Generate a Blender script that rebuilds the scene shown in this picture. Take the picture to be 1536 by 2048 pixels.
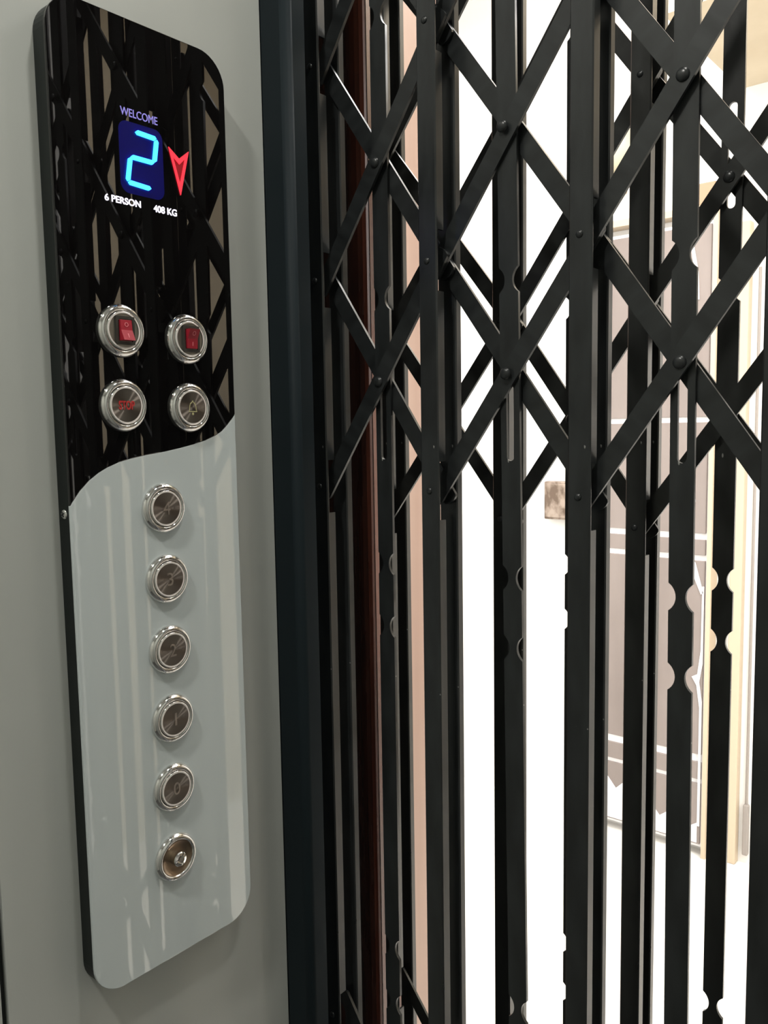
import bpy, bmesh, math, random
from mathutils import Matrix, Vector
random.seed(7)
for o in list(bpy.data.objects): bpy.data.objects.remove(o, do_unlink=True)
SC = bpy.context.scene
COL = SC.collection

# ------------------------------------------------------------------ camera
# x runs along the gate (0 = car side wall), y towards the landing, z up (0 = car floor)
YAW, PITCH, ROLL, FPX = math.radians(40.05), math.radians(5.583), math.radians(-0.95), 1675.7
fw = Vector((-math.sin(YAW)*math.cos(PITCH), math.cos(YAW)*math.cos(PITCH), -math.sin(PITCH)))
rt = Vector((math.cos(YAW), math.sin(YAW), 0)); up = rt.cross(fw)
r2 = math.cos(ROLL)*rt + math.sin(ROLL)*up
u2 = -math.sin(ROLL)*rt + math.cos(ROLL)*up
cd = bpy.data.cameras.new('camera'); cam = bpy.data.objects.new('camera', cd); COL.objects.link(cam)
cd.sensor_fit = 'HORIZONTAL'; cd.sensor_width = 36.0; cd.lens = FPX*36.0/1536.0
cd.clip_start = 0.01; cd.clip_end = 50
M = Matrix.Identity(4)
for i in range(3): M[i][0], M[i][1], M[i][2] = r2[i], u2[i], -fw[i]
M[0][3], M[1][3], M[2][3] = 0.481, 0.0, 1.35
cam.matrix_world = M
SC.camera = cam

# ------------------------------------------------------------------ world, daylight, exposure
w = bpy.data.worlds.new('world'); SC.world = w; w.use_nodes = True
w.node_tree.nodes['Background'].inputs[0].default_value = (0.75, 0.85, 1.0, 1)
w.node_tree.nodes['Background'].inputs[1].default_value = 0.6
SC.view_settings.view_transform = 'Standard'; SC.view_settings.look = 'None'
SC.view_settings.gamma = 1.0; SC.view_settings.exposure = 0.0
SC.view_settings.use_curve_mapping = False

def area(name, loc, target, sx, sy, power, col, shape='RECTANGLE', spread=None):
    l = bpy.data.lights.new(name, 'AREA'); l.shape = shape; l.size = sx
    if shape in ('RECTANGLE', 'ELLIPSE'): l.size_y = sy
    l.energy = power; l.color = col
    if spread: l.spread = spread
    o = bpy.data.objects.new(name, l); COL.objects.link(o); o.location = loc
    d = Vector(target) - Vector(loc)
    o.rotation_euler = d.to_track_quat('-Z', 'Y').to_euler()
    return o
DAY = (1.0, 0.99, 0.97)
# daylight from an unseen right window; overhead lamp added to brighten the landing walls
area('window_daylight', (1.86, 1.00, 1.75), (-1.0, 2.0, 1.2), 0.32, 1.5, 42, DAY)
area('landing_overhead_fill', (0.2, 1.45, 2.78), (0.2, 1.45, 0), 2.2, 1.1, 92, DAY)

# ------------------------------------------------------------------ materials
def mat(name, col, rough=0.5, metal=0.0, spec=0.5, emit=None, es=0.0, **kw):
    m = bpy.data.materials.new(name); m.use_nodes = True
    b = m.node_tree.nodes['Principled BSDF']
    b.inputs['Base Color'].default_value = (*col, 1)
    b.inputs['Roughness'].default_value = rough
    b.inputs['Metallic'].default_value = metal
    b.inputs['Specular IOR Level'].default_value = spec
    if emit:
        b.inputs['Emission Color'].default_value = (*emit, 1); b.inputs['Emission Strength'].default_value = es
    for k, v in kw.items(): b.inputs[k].default_value = v
    return m
def nodes(m): return m.node_tree.nodes, m.node_tree.links, m.node_tree.nodes['Principled BSDF']
def noise_col(m, c1, c2, scale=(20, 20, 20), detail=4, lo=0.35, hi=0.65, bump=0.0, rough=None):
    n, l, b = nodes(m)
    tc = n.new('ShaderNodeTexCoord'); mp = n.new('ShaderNodeMapping'); mp.inputs['Scale'].default_value = scale
    nz = n.new('ShaderNodeTexNoise'); nz.inputs['Detail'].default_value = detail; nz.inputs['Scale'].default_value = 1
    cr = n.new('ShaderNodeValToRGB'); cr.color_ramp.elements[0].position = lo; cr.color_ramp.elements[1].position = hi
    cr.color_ramp.elements[0].color = (*c1, 1); cr.color_ramp.elements[1].color = (*c2, 1)
    l.new(tc.outputs['Object'], mp.inputs[0]); l.new(mp.outputs[0], nz.inputs[0]); l.new(nz.outputs[0], cr.inputs[0])
    l.new(cr.outputs[0], b.inputs['Base Color'])
    if rough:
        mr = n.new('ShaderNodeMapRange'); mr.inputs[3].default_value = rough[0]; mr.inputs[4].default_value = rough[1]
        l.new(nz.outputs[0], mr.inputs[0]); l.new(mr.outputs[0], b.inputs['Roughness'])
    if bump:
        bp = n.new('ShaderNodeBump'); bp.inputs['Strength'].default_value = bump; bp.inputs['Distance'].default_value = 0.001
        l.new(nz.outputs[0], bp.inputs['Height']); l.new(bp.outputs[0], b.inputs['Normal'])
    return m, cr, nz

def paint(name, c, rough=(0.22, 0.42)):
    """worn black enamel with fine chips"""
    m = mat(name, c, 0.3)
    noise_col(m, tuple(x*0.75 for x in c), tuple(x*1.35 for x in c), (90, 90, 25), 5, bump=0.12, rough=rough)
    n, l, b = nodes(m)
    src = b.inputs['Base Color'].links[0].from_socket
    tc = n.new('ShaderNodeTexCoord'); mp = n.new('ShaderNodeMapping'); mp.inputs['Scale'].default_value = (120, 120, 45)
    vo = n.new('ShaderNodeTexVoronoi'); vo.inputs['Scale'].default_value = 1
    cr = n.new('ShaderNodeValToRGB'); cr.color_ramp.elements[0].position = 0.05; cr.color_ramp.elements[1].position = 0.085
    cr.color_ramp.elements[0].color = (1, 1, 1, 1); cr.color_ramp.elements[1].color = (0, 0, 0, 1)
    nz = n.new('ShaderNodeTexNoise'); nz.inputs['Scale'].default_value = 9
    th = n.new('ShaderNodeMath'); th.operation = 'GREATER_THAN'; th.inputs[1].default_value = 0.57
    mu = n.new('ShaderNodeMath'); mu.operation = 'MULTIPLY'
    mx = n.new('ShaderNodeMix'); mx.data_type = 'RGBA'; mx.inputs[7].default_value = (0.28, 0.28, 0.26, 1)
    l.new(tc.outputs['Object'], mp.inputs[0]); l.new(mp.outputs[0], vo.inputs['Vector']); l.new(vo.outputs['Distance'], cr.inputs[0])
    l.new(tc.outputs['Object'], nz.inputs['Vector']); l.new(nz.outputs[0], th.inputs[0])
    l.new(cr.outputs[0], mu.inputs[0]); l.new(th.outputs[0], mu.inputs[1])
    l.new(mu.outputs[0], mx.inputs[0]); l.new(src, mx.inputs[6]); l.new(mx.outputs[2], b.inputs['Base Color'])
    return m
BLACK = paint('black_enamel', (0.0155, 0.0175, 0.018))
BLACK2 = paint('black_enamel_dusty', (0.013, 0.014, 0.013))
JAMB = mat('slate_blue_paint', (0.017, 0.025, 0.029), 0.55, spec=0.12)
noise_col(JAMB, (0.009, 0.0145, 0.0175), (0.013, 0.0195, 0.023), (8, 8, 2), 3, rough=(0.5, 0.6))
WALL = mat('grey_powder_coat', (0.47, 0.485, 0.455), 0.5)
noise_col(WALL, (0.455, 0.472, 0.445), (0.485, 0.495, 0.462), (3, 3, 1.2), 4, rough=(0.42, 0.55))
SEAM = mat('dark_seam', (0.01, 0.012, 0.012), 0.6)
ACR_B = mat('black_acrylic', (0.0035, 0.003, 0.003), 0.012, spec=0.6)
ACR_G = mat('pale_grey_acrylic', (0.56, 0.61, 0.61), 0.018, spec=0.6)
CASE = mat('black_case', (0.007, 0.010, 0.009), 0.42, spec=0.25)
CHROME = mat('chrome', (0.78, 0.77, 0.75), 0.08, metal=1.0)
STEEL = mat('turned_steel', (0.225, 0.195, 0.17), 0.44, metal=1.0, Anisotropic=1.0)
n_, l_, b_ = nodes(STEEL)
tg = n_.new('ShaderNodeTangent'); tg.direction_type = 'RADIAL'; tg.axis = 'X'; l_.new(tg.outputs[0], b_.inputs['Tangent'])
PLATE = mat('satin_plate', (0.42, 0.40, 0.36), 0.3, metal=1.0)
RING = mat('translucent_ring', (0.80, 0.74, 0.70), 0.4)
ENGR = mat('engraved_numeral', (0.40, 0.35, 0.31), 0.4, metal=0.9)
BELL = mat('bell_yellow', (0.50, 0.46, 0.24), 0.5)
REDTX = mat('red_lettering', (0.50, 0.03, 0.03), 0.5)
ROCK = mat('red_rocker', (0.36, 0.012, 0.028), 0.48)
ROCKM = mat('rocker_mark', (0.75, 0.22, 0.25), 0.4)
FRAME = mat('rocker_frame', (0.035, 0.032, 0.026), 0.5)
DISH = mat('bronze_dish', (0.30, 0.22, 0.155), 0.28, metal=1.0)
LED_GLOW = mat('led_glow_blue', (0.002, 0.002, 0.13), 0.3, spec=0.3)  # blue glow round the digit put into the base colour
SEG = mat('blue_segment', (0, 0.1, 0.2), 0.5, emit=(0.035, 0.40, 1.0), es=3.6)
ARW = mat('red_arrow_led', (0.2, 0, 0), 0.5, emit=(1.0, 0.035, 0.06), es=1.25)
ARW2 = mat('red_arrow_core', (0.1, 0, 0), 0.5, emit=(0.45, 0.0, 0.010), es=0.5)
TXT1 = mat('lavender_lettering', (0.1, 0.1, 0.3), 0.5, emit=(0.36, 0.30, 0.85), es=0.65)
TXT2 = mat('white_lettering', (0.3, 0.3, 0.4), 0.5, emit=(0.92, 0.86, 1.0), es=1.6)
PLASTER = mat('white_plaster', (0.80, 0.79, 0.765), 0.8)
noise_col(PLASTER, (0.82, 0.815, 0.80), (0.87, 0.865, 0.855), (5, 5, 5), 6, bump=0.1)
BEIGE = mat('beige_plaster', (0.66, 0.57, 0.43), 0.7)
noise_col(BEIGE, (0.52, 0.44, 0.32), (0.61, 0.53, 0.40), (4, 4, 2), 5, bump=0.1)
REDW = mat('red_brown_gloss', (0.05, 0.012, 0.006), 0.28)
noise_col(REDW, (0.030, 0.008, 0.005), (0.075, 0.020, 0.010), (60, 60, 3), 5, rough=(0.2, 0.36))
PINK = mat('pink_stone', (0.42, 0.285, 0.235), 0.45)
noise_col(PINK, (0.28, 0.18, 0.14), (0.37, 0.262, 0.213), (14, 14, 1.2), 6, rough=(0.35, 0.5))
SHAFT = mat('shaft_concrete', (0.05, 0.048, 0.045), 0.9)
FLOORL = mat('pale_floor_tile', (0.78, 0.76, 0.72), 0.25)
FLOORC = mat('car_floor_vinyl', (0.10, 0.10, 0.10), 0.4)
CEIL = mat('car_ceiling', (0.55, 0.55, 0.53), 0.5)
TAUPE = mat('taupe_laminate', (0.30, 0.24, 0.215), 0.18)
noise_col(TAUPE, (0.215, 0.18, 0.168), (0.27, 0.23, 0.215), (6, 6, 1.5), 5, rough=(0.12, 0.25))
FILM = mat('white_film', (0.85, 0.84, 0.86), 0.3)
WOOD = mat('pale_wood', (0.56, 0.46, 0.34), 0.5)
TAN = mat('tan_board', (0.42, 0.28, 0.18), 0.5)
CREAM = mat('cream_plastic', (0.52, 0.48, 0.36), 0.4)
BROWNB = mat('mottled_brown', (0.22, 0.16, 0.12), 0.6)
noise_col(BROWNB, (0.13, 0.09, 0.065), (0.36, 0.29, 0.24), (30, 30, 22), 5, 0.4, 0.6)
CONDM = mat('grey_conduit', (0.30, 0.27, 0.25), 0.5)
LAMPM = mat('lamp_diffuser', (0.9, 0.9, 0.9), 0.5, emit=(1, 0.97, 0.9), es=6)

# ------------------------------------------------------------------ helpers
def link(name, me, m, parent=None, loc=None, rot=None):
    o = bpy.data.objects.new(name, me); COL.objects.link(o)
    if m is not None and len(me.materials) == 0: me.materials.append(m)
    if loc is not None: o.location = loc
    if rot is not None: o.rotation_euler = rot
    if parent is not None:
        o.parent = parent; o.matrix_parent_inverse = WM(parent).inverted()
    return o
def WM(o):      # world matrix without waiting for a depsgraph update
    m = o.matrix_basis.copy()
    if o.parent: m = WM(o.parent) @ o.matrix_parent_inverse @ m
    return m
def tag(o, label=None, cat=None, group=None, kind=None):
    if label: o['label'] = label
    if cat: o['category'] = cat
    if group: o['group'] = group
    if kind: o['kind'] = kind
    return o
def empty(name, loc):
    o = bpy.data.objects.new(name, None); COL.objects.link(o); o.location = loc; o.empty_display_size = 0.05
    return o
def tomesh(bm, name, smooth=False):
    bmesh.ops.recalc_face_normals(bm, faces=bm.faces[:])
    me = bpy.data.meshes.new(name); bm.to_mesh(me); bm.free()
    if smooth:
        for p in me.polygons: p.use_smooth = True
    return me
def box_bm(bm, x0, x1, y0, y1, z0, z1):
    v = [bm.verts.new(p) for p in ((x0,y0,z0),(x1,y0,z0),(x1,y1,z0),(x0,y1,z0),(x0,y0,z1),(x1,y0,z1),(x1,y1,z1),(x0,y1,z1))]
    for f in ((3,2,1,0),(4,5,6,7),(0,1,5,4),(1,2,6,5),(2,3,7,6),(3,0,4,7)): bm.faces.new([v[i] for i in f])
def box(name, x0, x1, y0, y1, z0, z1, m, parent=None, bev=0):
    bm = bmesh.new(); box_bm(bm, x0, x1, y0, y1, z0, z1)
    if bev: bmesh.ops.bevel(bm, geom=bm.edges[:], offset=bev, segments=2, affect='EDGES', profile=0.5)
    return link(name, tomesh(bm, name), m, parent)
def prism_bm(bm, pts, a0, a1, axis):
    """pts: 2-D outline; extruded along axis ('x': pts=(y,z), 'y': (x,z), 'z': (x,y))"""
    def P(p, a): return {'x': (a, p[0], p[1]), 'y': (p[0], a, p[1]), 'z': (p[0], p[1], a)}[axis]
    A = [bm.verts.new(P(p, a0)) for p in pts]; B = [bm.verts.new(P(p, a1)) for p in pts]
    n = len(pts)
    bm.faces.new(A); bm.faces.new(B[::-1])
    for i in range(n): bm.faces.new((A[i], B[i], B[(i+1) % n], A[(i+1) % n]))
def prism(name, pts, a0, a1, axis, m, parent=None, bev=0, **k):
    bm = bmesh.new(); prism_bm(bm, pts, a0, a1, axis)
    if bev:
        bmesh.ops.recalc_face_normals(bm, faces=bm.faces[:])
        ed = [e for e in bm.edges if len(e.link_faces) == 2 and e.calc_face_angle(0) > 0.8]
        bmesh.ops.bevel(bm, geom=ed, offset=bev, segments=2, affect='EDGES', profile=0.5)
    return link(name, tomesh(bm, name), m, parent)
def lathe_me(name, prof, seg=48, smooth=True, close=True):
    """profile (r, x) turned about the local x axis"""
    bm = bmesh.new(); rings = []
    for r, x in prof:
        if r < 1e-6: rings.append([bm.verts.new((x, 0, 0))])
        else: rings.append([bm.verts.new((x, r*math.cos(2*math.pi*i/seg), r*math.sin(2*math.pi*i/seg))) for i in range(seg)])
    for a, b in zip(rings[:-1], rings[1:]):
        for i in range(seg):
            j = (i+1) % seg
            if len(a) == 1 and len(b) == 1: continue
            if len(a) == 1: bm.faces.new((a[0], b[j], b[i]))
            elif len(b) == 1: bm.faces.new((a[i], a[j], b[0]))
            else: bm.faces.new((a[i], a[j], b[j], b[i]))
    return tomesh(bm, name, smooth)
def rounded(y0, y1, z0, z1, r, seg=8):
    pts = []
    for cy, cz, a0 in ((y1-r, z1-r, 0), (y0+r, z1-r, 90), (y0+r, z0+r, 180), (y1-r, z0+r, 270)):
        for i in range(seg+1):
            a = math.radians(a0 + 90*i/seg); pts.append((cy + r*math.cos(a), cz + r*math.sin(a)))
    return pts
def text_me(body, y0, y1, zb, zt, depth=0.0003, x=0.0, offset=0.0):
    """text on a wall facing +x: reads along +y, stands along +z, fitted to the box"""
    cu = bpy.data.curves.new('t', 'FONT'); cu.body = body; cu.size = 1; cu.offset = offset; cu.extrude = 0.1
    to = bpy.data.objects.new('t', cu); COL.objects.link(to)
    bpy.context.view_layer.update()
    me = bpy.data.meshes.new_from_object(to.evaluated_get(bpy.context.evaluated_depsgraph_get()))
    bpy.data.objects.remove(to); bpy.data.curves.remove(cu)
    xs = [v.co.x for v in me.vertices]; ys = [v.co.y for v in me.vertices]
    ax, bx, ay, by = min(xs), max(xs), min(ys), max(ys)
    for v in me.vertices:
        X, Yv, Zv = v.co
        v.co = (x + (Zv + 0.1)/0.2*depth, y0 + (X-ax)/(bx-ax)*(y1-y0), zb + (Yv-ay)/(by-ay)*(zt-zb))
    me.materials.clear()
    return me
def S(o): return tag(o, kind='structure')

# ------------------------------------------------------------------ the lift car
H0 = 2.2
S(box('wall_left', -0.04, 0.0, 0.2135, 0.4395, 0, H0, WALL))
S(box('wall_left_rear', -0.04, 0.0, -0.85, 0.2095, 0, H0, WALL))
S(box('trim_1', -0.04, -0.004, 0.2095, 0.2135, 0, H0, SEAM))
S(box('wall_rear', -0.04, 0.90, -0.90, -0.85, 0, H0, WALL))
S(box('wall_right', 0.86, 0.90, -0.85, 0.44, 0, H0, WALL))
S(box('floor', -0.04, 0.90, -0.90, 0.53, -0.05, 0.0, FLOORC))
S(box('ceiling', -0.04, 0.90, -0.90, 0.53, H0, H0+0.04, CEIL))
# slate-blue jamb post between the panel wall and the gate
pj = [(-0.03, 0.4405), (0.0, 0.4405), (0.001, 0.4398), (0.0025, 0.4392)]
R = 0.0065; cx, cy = 0.0275-R, 0.4392+R
for i in range(9):
    a = math.radians(-90 + 90*i/8); pj.append((cx + R*math.cos(a), cy + R*math.sin(a)))
pj += [(0.0275, 0.4580), (-0.03, 0.4580)]
o = prism('trim_2', pj, 0, H0, 'z', JAMB)
for p in o.data.polygons: p.use_smooth = abs(p.normal.z) < 0.5 and p.area < 0.02
S(o)
S(box('trim_3', 0.80, 0.90, 0.4405, 0.52, 0, H0, JAMB))

def ceiling_lamp(x, y, r, power, label):
    t = empty('ceiling_light', (x, y, H0))
    tag(t, label, 'light', 'ceiling lights of the lift car')
    me = lathe_me('rim', [(r, 0), (r+0.012, 0), (r+0.012, 0.008), (r, 0.008), (r, 0)], 32)
    q = link('rim', me, CHROME, t, (x, y, H0-0.009), (0, math.radians(-90), 0))
    me = lathe_me('diffuser', [(0, 0.0), (r, 0.0), (r, 0.004), (0, 0.004)], 32)
    link('diffuser', me, LAMPM, t, (x, y, H0-0.006), (0, math.radians(-90), 0))
    l = bpy.data.lights.new('ceiling_lamp', 'AREA'); l.shape = 'DISK'; l.size = 2*r; l.energy = power; l.color = (1.0, 0.975, 0.91)
    lo = bpy.data.objects.new('ceiling_lamp', l); COL.objects.link(lo); lo.location = (x, y, H0-0.012)
ceiling_lamp(0.25, -0.27, 0.034, 6.6, 'round ceiling light nearer the panel wall')
ceiling_lamp(0.45, 0.37, 0.040, 3.0, 'round ceiling light nearer the gate')

# ------------------------------------------------------------------ shaft and landing shell
S(box('wall_shaft', -0.34, -0.30, 0.40, 0.70, -0.05, 2.8, SHAFT))
S(box('wall_shaft_side', -0.34, -0.04, 0.40, 0.44, -0.05, 2.8, SHAFT))
S(box('floor_landing', -1.7, 2.0, 0.585, 2.7, -0.05, 0.0, FLOORL))
S(box('wall_landing_back', -1.7, 2.0, 2.60, 2.70, 0, 2.85, PLASTER))
S(box('wall_landing_left', -1.7, -1.6, 0.80, 2.60, 0, 2.85, PLASTER))
S(box('wall_landing_front', -1.6, -0.16, 0.70, 0.80, 0, 2.85, PLASTER))
S(box('wall_landing_lintel', -0.34, 2.0, 0.53, 0.80, 2.2, 2.85, BEIGE))
S(box('wall_landing_pier', 0.86, 2.0, 0.58, 0.80, 0, 2.2, PLASTER))
S(box('wall_landing_right', 1.9, 2.0, 0.80, 2.60, 0, 2.85, BEIGE))
S(box('ceiling_landing', -1.7, 2.0, 0.58, 2.70, 2.85, 2.90, PLASTER))
S(box('trim_4', -0.40, -0.0935, 0.668, 0.700, 0, 2.2, REDW))                      # red-brown jamb lining
pts = []
for i in range(9):
    a = math.radians(180 + 180*i/8); pts.append((-0.1105 + 0.016*math.cos(a), 0.668 + 0.007*math.sin(a)))
o = prism('trim_5', pts, 0, 2.2, 'z', REDW)                                     # its rounded bead
S(o)
S(box('trim_6', -0.16, -0.0925, 0.700, 0.83, 0, 2.2, PINK, bev=0.002))           # pink stone reveal

# ------------------------------------------------------------------ collapsible gates
NR, ND = 0.0103, 0.0045      # notch radius and depth
def flat_me(name, z0, z1, w, th, notches, slots):
    """flat bar, local z measured from eye level; paired round notches and rounded slots"""
    def side(s):
        pts = [(s*w/2, z0)]
        for zn in sorted(notches):
            c = w/2 + NR - ND; a = math.acos((NR-ND)/NR)
            for i in range(13):
                t = -a + 2*a*i/12
                pts.append((s*(c - NR*math.cos(t)), zn + NR*math.sin(t)))
        pts.append((s*w/2, z1)); return pts
    outl = side(1) + side(-1)[::-1]
    cu = bpy.data.curves.new('f', 'CURVE'); cu.dimensions = '2D'; cu.fill_mode = 'BOTH'; cu.extrude = th/2
    def sp(pts):
        q = cu.splines.new('POLY'); q.points.add(len(pts)-1); q.use_cyclic_u = True
        for p, c in zip(q.points, pts): p.co = (c[0], c[1], 0, 1)
    sp(outl)
    for za, zb in slots:
        r = 0.0029; q = []
        for i in range(9): t = math.pi*i/8; q.append((r*math.cos(t), zb - r + r*math.sin(t)))
        for i in range(9): t = math.pi + math.pi*i/8; q.append((r*math.cos(t), za + r + r*math.sin(t)))
        sp(q)
    to = bpy.data.objects.new('f', cu); COL.objects.link(to); bpy.context.view_layer.update()
    me = bpy.data.meshes.new_from_object(to.evaluated_get(bpy.context.evaluated_depsgraph_get()))
    bpy.data.objects.remove(to); bpy.data.curves.remove(cu)
    for v in me.vertices: v.co = (v.co.x, -v.co.z, v.co.y)
    me.materials.clear(); me.name = name
    return me
EYE = 1.35
def channel_me(name, z0, z1, w, depth, pivots, sgn=1):
    """U channel: web at local y=0, flanges pointing +y, flanges cut away round each pivot"""
    t, c = 0.0018, 0.0009
    h = w/2
    full = [(-h, c), (-h+c, 0), (h-c, 0), (h, c), (h, depth), (h-t, depth), (h-t, t), (-h+t, t), (-h+t, depth), (-h, depth)]
    web = [(-h, c), (-h+c, 0), (h-c, 0), (h, c), (h, t), (-h, t)]
    bm = bmesh.new(); z = z0
    cuts = sorted((p-0.021, p+0.021) for p in pivots if z0 < p-0.021 and p+0.021 < z1)
    for a, b in cuts:
        prism_bm(bm, full, z, a, 'z'); prism_bm(bm, web, a, b, 'z'); z = b
    prism_bm(bm, full, z, z1, 'z')
    return tomesh(bm, name)
def arm_me(name, L, w, th):
    e = w/2; pts = []
    for i in range(7): a = math.radians(-90+180*i/6); pts.append((L/2 + 0.45*e*math.cos(a), e*math.sin(a)))
    for i in range(7): a = math.radians(90+180*i/6); pts.append((-L/2 + 0.45*e*math.cos(a), e*math.sin(a)))
    bm = bmesh.new(); prism_bm(bm, pts, -th/2, th/2, 'y')
    return tomesh(bm, name)
RIV = lathe_me('rivet', [(0.0040, 0), (0.0039, 0.0007), (0.0031, 0.0016), (0.0018, 0.0021), (0, 0.0023)], 20)
RIV.materials.append(BLACK)
def rivet(parent, x, y, z, s=1.0):
    o = link('rivet', RIV, None, parent, (x, y, z), (0, 0, math.radians(-90))); o.scale = (s, s, s)
    return o

def gate(name, Y, pickets, flats, groups, notches, slots, m, label, x_root):
    """pickets: x centres; flats: (x centre, tilt); groups: lists of picket pivot heights (rel. eye level)"""
    root = empty(name, (x_root, Y+0.016, 0.02)); tag(root, label, 'gate', 'collapsible lattice gates')
    z0, z1 = 0.022 - EYE, 2.14 - EYE
    piv = [p for g in groups for p in g]
    me_f = channel_me('picket', z0, z1, 0.0157, 0.0085, piv)
    me_r = channel_me('rear_channel', z0, z1, 0.0157, 0.0062, [])
    fm = flat_me('slotted_bar', z0, z1, 0.0148, 0.0024, notches, slots)
    for k in (me_f, me_r, fm): k.materials.append(m)
    for x in pickets:
        p = link('picket', me_f, None, root, (x, Y, EYE))
        link('rear_channel', me_r, None, p, (x, Y+0.0228, EYE))
        for z in piv:
            if -0.62 < z < 0.6: rivet(p, x-0.0005, Y, EYE+z, 0.6)
    for x, tilt in flats:
        f = link('slotted_bar', fm, None, root, (x, Y+0.0162, EYE), (0, tilt, 0))
        # the pivots sit half-way between the picket pivots
        for g in groups:
            for a, b in zip(g[:-1], g[1:]):
                z = (a+b)/2
                if -0.75 < z < 0.6: rivet(f, x + math.sin(tilt)*z, Y+0.0095, EYE+z, 1.0)
    cache = {}
    for i in range(len(pickets)-1):
        xa, xb = pickets[i], pickets[i+1]
        for g in groups:
            for a, b in zip(g[:-1], g[1:]):
                dx, dz = xb-xa, abs(b-a)
                L = round(math.hypot(dx, dz) + 0.016, 4)
                if L not in cache:
                    k = arm_me('lattice_arm', L, 0.0128, 0.0024); k.materials.append(m); cache[L] = k
                ang = math.atan2(dz, dx); mid = ((xa+xb)/2, EYE + (a+b)/2)
                odd = i % 2
                link('lattice_arm', cache[L], None, root, (mid[0], Y + (0.0109 if not odd else 0.0135), mid[1]), (0, -ang, 0))
                link('lattice_arm', cache[L], None, root, (mid[0], Y + (0.0189 if not odd else 0.0215), mid[1]), (0, ang, 0))
    return root

car_p = [0.0113, 0.1208, 0.2373, 0.3525, 0.4665, 0.5805, 0.6945]
car_f = [(0.0660, 0.0), (0.1785, -0.0126), (0.2964, -0.0065), (0.4100, 0.0), (0.5235, 0.0), (0.6375, 0.0)]
up1 = [-0.044, 0.117, 0.277, 0.437]
car_g = [up1, [-0.817, -0.656, -0.4955]]
car_n = [0.3025, 0.0990, -0.1035, -0.1530, -0.4200, -0.4680]
g1 = gate('collapsible_gate', 0.480, car_p, car_f, car_g, car_n, [(-0.0225, 0.046)], BLACK,
          'black steel lattice gate of the lift car, nearest, beside the button panel', 0.36)
box('bottom_rail', 0.003, 0.78, 0.482, 0.510, 0.003, 0.022, BLACK, g1)
box('top_rail', 0.003, 0.78, 0.482, 0.510, 2.14, 2.19, BLACK, g1)
lan_p = [-0.0230, 0.1048, 0.2228, 0.3440, 0.4640, 0.5840, 0.7040]
lan_f = [(0.0410, 0.0), (0.1642, 0.0), (0.2828, 0.0), (0.4040, 0.0), (0.5240, 0.0), (0.6440, 0.0)]
lan_g = [[-0.076, 0.0885, 0.250, 0.4115], [-0.870, -0.710, -0.552]]
lan_n = [0.305, 0.094, -0.1120, -0.1575, -0.4400, -0.4845]
g2 = gate('collapsible_gate', 0.600, lan_p, lan_f, lan_g, lan_n, [(0.1490, 0.2200)], BLACK2,
          'dark lattice gate of the landing, seen behind the nearer gate', 0.36)
box('bottom_rail', -0.03, 0.80, 0.602, 0.630, 0.003, 0.022, BLACK2, g2)
box('top_rail', -0.03, 0.80, 0.602, 0.630, 2.14, 2.195, BLACK2, g2)

# ------------------------------------------------------------------ control panel
PX = 0.015                                     # face of the panel in front of the wall
Y0, Y1, Z0, Z1 = 0.2622, 0.3915, EYE-0.3592, EYE+0.2543
cp = empty('control_panel', (0.001, (Y0+Y1)/2, Z0))
tag(cp, 'tall black and pale grey lift control panel with round chrome buttons on the grey wall', 'control panel')
outl = rounded(Y0, Y1, Z0, Z1, 0.021, 10)
prism('case', rounded(Y0+0.0006, Y1-0.0006, Z0+0.0006, Z1-0.0006, 0.0205, 10), 0.0003, PX-0.0025, 'x', CASE, cp)
# S-shaped seam between the two fascias (y, z rel. eye)
seam = [(0.2622, -0.0425), (0.2638, -0.0402), (0.2690, -0.0338), (0.2760, -0.0274), (0.2820, -0.0234), (0.2884, -0.0203), (0.2960, -0.0176),
        (0.3046, -0.0156), (0.3170, -0.0136), (0.3312, -0.0117), (0.3440, -0.0096), (0.3557, -0.0073), (0.3650, -0.0050), (0.3730, -0.0022),
        (0.3795, 0.0012), (0.3845, 0.0054), (0.3885, 0.0093), (0.3906, 0.0117), (0.3915, 0.0132)]
seam = [(y, EYE+z) for y, z in seam]
topo = [p for p in outl if p[1] > EYE+0.1]; boto = [p for p in outl if p[1] < EYE-0.1]
topo.sort(key=lambda p: -math.atan2(p[1]-(EYE+0.1), p[0]-0.327))   # left to right over the top
boto.sort(key=lambda p: math.atan2(-(p[1]-(EYE-0.1)), p[0]-0.327))  # right to left under the bottom
bf = prism('black_fascia', seam[::-1] + topo, PX-0.0024, PX, 'x', ACR_B, cp, bev=0.0004)
gf = prism('grey_fascia', seam + boto, PX-0.0024, PX, 'x', ACR_G, cp, bev=0.0004)

# --- display
dw = link('display', tomesh((lambda b: (prism_bm(b, rounded(0.3070, 0.3390, EYE+0.1495, EYE+0.1930, 0.006, 6), PX-0.0001, PX+0.00012, 'x'), b)[1])(bmesh.new()), 'display'), LED_GLOW, cp)  # plate carries the digit's blue halo as its own colour
def seg(y0, z0, y1, z1, w=0.0026, h=0.0016):
    d = Vector((y1-y0, z1-z0)); L = d.length; d /= L; n = Vector((-d.y, d.x))
    P0, P1 = Vector((y0, z0)), Vector((y1, z1))
    pts = [P0, P0 + d*w/2 + n*w/2, P1 - d*w/2 + n*w/2, P1, P1 - d*w/2 - n*w/2, P0 + d*w/2 - n*w/2]
    prism('segment', [(p.x, p.y) for p in pts], PX+0.0001, PX+h, 'x', SEG, dw)
E_ = EYE
A = (0.3183, E_+0.1876); B = (0.3341, E_+0.1868); C = (0.3317, E_+0.1716); D = (0.3142, E_+0.1717); F = (0.3116, E_+0.1560); G = (0.3286, E_+0.1550)
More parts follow.
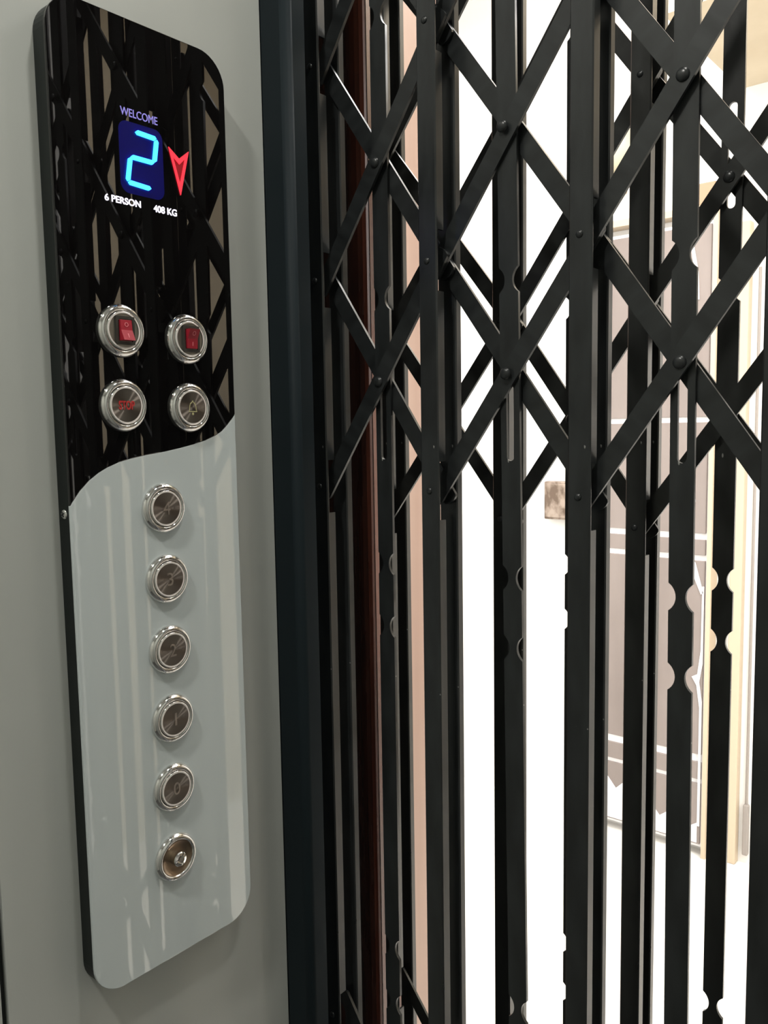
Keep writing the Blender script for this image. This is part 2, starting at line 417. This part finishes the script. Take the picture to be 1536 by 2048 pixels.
for p, q in ((A, B), (B, C), (C, D), (D, F), (F, G)):
    d = Vector(q)-Vector(p); d.normalize(); seg(p[0]+d.x*0.0004, p[1]+d.y*0.0004, q[0]-d.x*0.0004, q[1]-d.y*0.0004)
# red arrow: outline and darker core
ao = [(0.3433, 0.1846), (0.3512, 0.1788), (0.3591, 0.1852), (0.3515, 0.1558)]
ai = [(0.3464, 0.1790), (0.3512, 0.1752), (0.3557, 0.1795), (0.3512, 0.1632)]
bm = bmesh.new()
for a in (0, 1):
    pass
vo = [[bm.verts.new((x, y, E_+z)) for y, z in ao] for x in (PX+0.0001, PX+0.0009)]
vi = [[bm.verts.new((x, y, E_+z)) for y, z in ai] for x in (PX+0.0001, PX+0.0009)]
for i in range(4):
    j = (i+1) % 4
    bm.faces.new((vo[1][i], vo[1][j], vi[1][j], vi[1][i])); bm.faces.new((vo[0][i], vo[0][j], vo[1][j], vo[1][i])); bm.faces.new((vi[0][i], vi[0][j], vi[1][j], vi[1][i]))
link('down_arrow', tomesh(bm, 'down_arrow'), ARW, dw)
prism('arrow_core', [(y, E_+z) for y, z in ai], PX+0.0001, PX+0.0004, 'x', ARW2, dw)
link('lettering', text_me('WELCOME', 0.3088, 0.3357, E_+0.1959, E_+0.2008, x=PX+0.0001), TXT1, dw)
link('lettering', text_me('6 PERSON', 0.2953, 0.3207, E_+0.1420, E_+0.1462, x=PX+0.0001, offset=0.02), TXT2, dw)
link('lettering', text_me('408 KG', 0.3302, 0.3480, E_+0.1415, E_+0.1459, x=PX+0.0001, offset=0.02), TXT2, dw)

# --- buttons
BZ = lathe_me('bezel', [(0.0163, -0.0004), (0.0165, 0.0006), (0.0163, 0.0014), (0.0156, 0.0026), (0.0146, 0.0036), (0.0135, 0.0040), (0.0127, 0.0037), (0.0122, 0.0030), (0.0120, 0.0020)], 64)
BZ.materials.append(CHROME)
SK = lathe_me('skirt', [(0.0120, 0.0018), (0.0119, 0.0037), (0.0116, 0.0040), (0.0113, 0.0041)], 64); SK.materials.append(CHROME)
RG = lathe_me('light_ring', [(0.0114, 0.0040), (0.0114, 0.0042), (0.0105, 0.0042), (0.0105, 0.0040)], 64, smooth=False); RG.materials.append(RING)
FC = lathe_me('button_face', [(0.0105, 0.0036), (0.0105, 0.0041), (0.0, 0.0041)], 64, smooth=False); FC.materials.append(STEEL)
FP = lathe_me('switch_plate', [(0.0105, 0.0030), (0.0105, 0.0036), (0.0, 0.0036)], 64, smooth=False); FP.materials.append(PLATE)
def button(name, y, z, label):
    b = link(name, BZ, None, cp, (PX, y, EYE+z)); tag(b, label)
    link('skirt', SK, None, b, (PX, y, EYE+z)); link('light_ring', RG, None, b, (PX, y, EYE+z))
    return b
def glyph(b, t, y, z, w, h, m, off=0.0, dep=0.0003):
    link('engraving', text_me(t, y-w/2, y+w/2, EYE+z-h/2, EYE+z+h/2, depth=dep, x=PX+0.00411, offset=off), m, b)
for t, (y, z), wd in (('4', (0.3278, -0.0488), 0.0055), ('3', (0.3282, -0.0960), 0.0048), ('2', (0.3282, -0.1440), 0.0048), ('1', (0.3280, -0.1914), 0.0016), ('0', (0.3266, -0.2394), 0.0052)):
    b = button('floor_button', y, z, 'round chrome push button engraved %s on the grey half' % t)
    link('button_face', FC, None, b, (PX, y, EYE+z)); glyph(b, t, y, z, wd, 0.0085, ENGR)
b = button('stop_button', 0.3014, 0.0181, 'round chrome push button with red STOP lettering')
link('button_face', FC, None, b, (PX, 0.3014, EYE+0.0181)); glyph(b, 'STOP', 0.3014, 0.0181, 0.0112, 0.0056, REDTX, 0.025)
by, bz = 0.3519, 0.0172
b = button('alarm_button', by, bz, 'round chrome push button with a small bell outline')
link('button_face', FC, None, b, (PX, by, EYE+bz))
# bell outline: narrow ribbon following the bell, with a clapper
bell = [(-0.0036, -0.0030), (-0.0030, -0.0018), (-0.0028, 0.0010), (-0.0020, 0.0030), (-0.0006, 0.0038), (-0.0005, 0.0046), (0.0005, 0.0046), (0.0006, 0.0038), (0.0020, 0.0030), (0.0028, 0.0010), (0.0030, -0.0018), (0.0036, -0.0030)]
bm = bmesh.new(); n = len(bell)
for x in (0,):
    out = [bm.verts.new((PX+0.0042, by+p[0], EYE+bz+p[1])) for p in bell]
    inn = [bm.verts.new((PX+0.0042, by+p[0]*0.80, EYE+bz+p[1]*0.80)) for p in bell]
    for i in range(n): j = (i+1) % n; bm.faces.new((out[i], out[j], inn[j], inn[i]))
    c = [bm.verts.new((PX+0.0042, by+0.0009*math.cos(k*math.pi/4), EYE+bz-0.0042+0.0009*math.sin(k*math.pi/4))) for k in range(8)]; bm.faces.new(c)
link('bell_outline', tomesh(bm, 'bell_outline'), BELL, b)
def rocker_switch(y, z, label, up_in):
    b = button('rocker_switch', y, z, label)
    link('switch_plate', FP, None, b, (PX, y, EYE+z))
    yo = y + 0.0006
    # frame: a square surround standing on the plate
    bm = bmesh.new(); X0, X1 = PX+0.0034, PX+0.0048
    fy, fz, iy, iz = 0.0066, 0.0086, 0.0050, 0.0069
    for a in ((yo-fy, yo-iy, -fz, fz), (yo+iy, yo+fy, -fz, fz), (yo-iy, yo+iy, iz, fz), (yo-iy, yo+iy, -fz, -iz)):
        box_bm(bm, X0, X1, a[0], a[1], EYE+z+a[2], EYE+z+a[3])
    link('switch_frame', tomesh(bm, 'switch_frame'), FRAME, b)
    # rocker: wedge, one end proud
    hi, lo = PX+0.0092, PX+0.0056
    ta, tb = (lo, hi) if up_in else (hi, lo)
    zt, zb_, zm = EYE+z+0.0063, EYE+z-0.0063, EYE+z
    mid = PX+0.0062
    prof = [(PX+0.0036, zb_), (tb, zb_), (mid, zm), (ta, zt), (PX+0.0036, zt)]
    bm = bmesh.new()
    Lf = [bm.verts.new((p[0], yo-0.0040, p[1])) for p in prof]; Rf = [bm.verts.new((p[0], yo+0.0040, p[1])) for p in prof]
    bm.faces.new(Lf); bm.faces.new(Rf[::-1])
    for i in range(5): j = (i+1) % 5; bm.faces.new((Lf[i], Lf[j], Rf[j], Rf[i]))
    rk = link('rocker', tomesh(bm, 'rocker'), ROCK, b)
    def onface(zr):      # x of the rocker surface at relative height
        return (mid + (ta-mid)*zr/0.0063) if zr > 0 else (mid + (tb-mid)*(-zr)/0.0063)
    for tx, zr, wd, hh in (('O', 0.0034, 0.0026, 0.0027), ('I', -0.0034, 0.0005, 0.0026)):
        me = text_me(tx, yo-wd/2, yo+wd/2, EYE+z+zr-hh/2, EYE+z+zr+hh/2, depth=0.0002, x=0)
        for v in me.vertices: v.co.x += onface(v.co.z-EYE-z) + 0.00005
        link('mark', me, ROCKM, b)
rocker_switch(0.3020, 0.0642, 'chrome bezel with a red rocker switch, the left one', True)
rocker_switch(0.3520, 0.0625, 'chrome bezel with a red rocker switch, the right one', False)
# key switch
ky, kz = 0.3256, -0.2886
b = link('key_switch', BZ, None, cp, (PX, ky, EYE+kz)); tag(b, 'chrome key switch with a projecting lock barrel, lowest on the panel')
me = lathe_me('dish', [(0.0121, 0.0026), (0.0105, 0.0012), (0.0075, 0.0006), (0.0048, 0.0009), (0.0, 0.0009)], 48); link('dish', me, DISH, b, (PX, ky, EYE+kz))
me = lathe_me('lock_barrel', [(0.0050, 0.0006), (0.0050, 0.0060), (0.0044, 0.0068), (0.0028, 0.0070), (0.0028, 0.0050), (0.0, 0.0050)], 40)
for p in me.polygons: p.use_smooth = False
k = link('lock_barrel', me, CHROME, b, (PX, ky, EYE+kz))
me = lathe_me('lock_core', [(0.0016, 0.005), (0.0016, 0.0068), (0.0, 0.0068)], 24, smooth=False); link('lock_core', me, PLATE, b, (PX, ky, EYE+kz))
# screw in the side of the case
me = lathe_me('screw', [(0.0030, 0), (0.0029, 0.0005), (0.0020, 0.0011), (0, 0.0013)], 20)
sc = link('screw', me, CHROME, cp, (0.0068, Y0+0.0006, EYE-0.0477), (0, 0, math.radians(-90)))
bm = bmesh.new()
for a in (0.4, 0.4+math.pi/2):
    d = Vector((math.cos(a), math.sin(a))); nn = Vector((-d.y, d.x))*0.0003
    q = [d*0.0018+nn, -d*0.0018+nn, -d*0.0018-nn, d*0.0018-nn]
    prism_bm(bm, [(0.0068+v.x, EYE-0.0477+v.y) for v in q], Y0-0.0010, Y0-0.0004, 'y')
link('cross_slot', tomesh(bm, 'cross_slot'), SEAM, sc)

# ------------------------------------------------------------------ landing: door, fittings
dr = S(box('door_1', -0.80, -0.385, 2.555, 2.598, 0.03, 1.945, FILM))
def panel(z0, z1):
    box('panel', -0.793, -0.392, 2.548, 2.556, z0, z1, TAUPE, dr, bev=0.0015)
for a, b_ in ((0.04, 0.236), (0.250, 0.305), (0.330, 0.938), (0.955, 1.003), (1.022, 1.358), (1.374, 1.935)): panel(a, b_)
S(box('trim_7', -0.385, -0.372, 2.54, 2.598, 0, 1.97, WOOD))
S(box('trim_8', -0.813, -0.80, 2.54, 2.598, 0, 1.97, WOOD))
S(box('trim_9', -0.813, -0.372, 2.54, 2.598, 1.97, 1.99, WOOD))
def film_and_glare(pts, y0=2.5445, y1=2.5475):
    prism('torn_film_and_glare', pts, y0, y1, 'y', FILM, dr)
film_and_glare([(-0.455, 1.22), (-0.440, 1.24), (-0.424, 1.12), (-0.438, 1.04), (-0.470, 0.99), (-0.482, 1.03), (-0.458, 1.10)])
film_and_glare([(-0.475, 0.975), (-0.462, 0.985), (-0.420, 0.93), (-0.395, 0.84), (-0.402, 0.835), (-0.432, 0.905)])
film_and_glare([(-0.398, 0.86), (-0.3925, 0.86), (-0.3925, 0.62), (-0.402, 0.56), (-0.3925, 0.50), (-0.3925, 0.10), (-0.400, 0.10), (-0.400, 0.48), (-0.410, 0.55), (-0.425, 0.575), (-0.408, 0.585), (-0.399, 0.66)])
film_and_glare([(-0.452, 1.885), (-0.445, 1.89), (-0.428, 1.80), (-0.424, 1.72), (-0.430, 1.72), (-0.440, 1.79)])
S(box('trim_11', -0.335, 1.90, 2.02, 2.60, 2.31, 2.85, BEIGE))
film_and_glare([(-0.79, 0.045), (-0.4, 0.045), (-0.4, 0.11), (-0.43, 0.09), (-0.47, 0.14), (-0.52, 0.10), (-0.58, 0.17), (-0.63, 0.19), (-0.67, 0.15), (-0.72, 0.21), (-0.79, 0.20)])  # white sheet added at the door foot for its washed-out glow
S(box('trim_12', -0.475, -0.385, 2.55, 2.60, 1.99, 2.055, TAN, bev=0.004))
S(box('trim_10', -0.325, -0.290, 2.565, 2.60, 0.0, 1.93, WOOD, bev=0.003))
cdt = empty('conduit', (-0.268, 2.59, 0.03)); tag(cdt, 'thin grey pipe running down the white wall beside the pale wooden post', 'pipe')
me = lathe_me('pipe', [(0.004, 0), (0.004, 1.75)], 12); link('pipe', me, CONDM, cdt, (-0.268, 2.5945, 0.05), (0, math.radians(-90), 0))
box('end_box', -0.275, -0.259, 2.582, 2.5995, 0.03, 0.19, CONDM, cdt, bev=0.003)
jb = empty('junction_box', (-0.905, 2.59, 1.04)); tag(jb, 'small mottled brown box on the bright white wall', 'box')
box('box_body', -0.952, -0.862, 2.565, 2.5995, 1.035, 1.165, BROWNB, jb, bev=0.004)
box('box_lid', -0.946, -0.868, 2.560, 2.566, 1.042, 1.158, BROWNB, jb, bev=0.002)
wl = empty('wall_lamp', (-0.69, 2.59, 2.15)); tag(wl, 'small cream rounded lamp high on the white wall above the door', 'lamp')
me = lathe_me('shade', [(0.075, 0), (0.073, 0.02), (0.060, 0.042), (0.035, 0.056), (0, 0.060)], 32); link('shade', me, CREAM, wl, (-0.705, 2.585, 2.215), (0, 0, math.radians(-90)))
me = lathe_me('rim', [(0.075, 0.0), (0.079, 0.0), (0.079, 0.014), (0.075, 0.016)], 32); link('rim', me, CONDM, wl, (-0.705, 2.5995, 2.215), (0, 0, math.radians(-90)))
box('bracket', -0.735, -0.675, 2.56, 2.5995, 2.08, 2.135, WOOD, wl, bev=0.006)
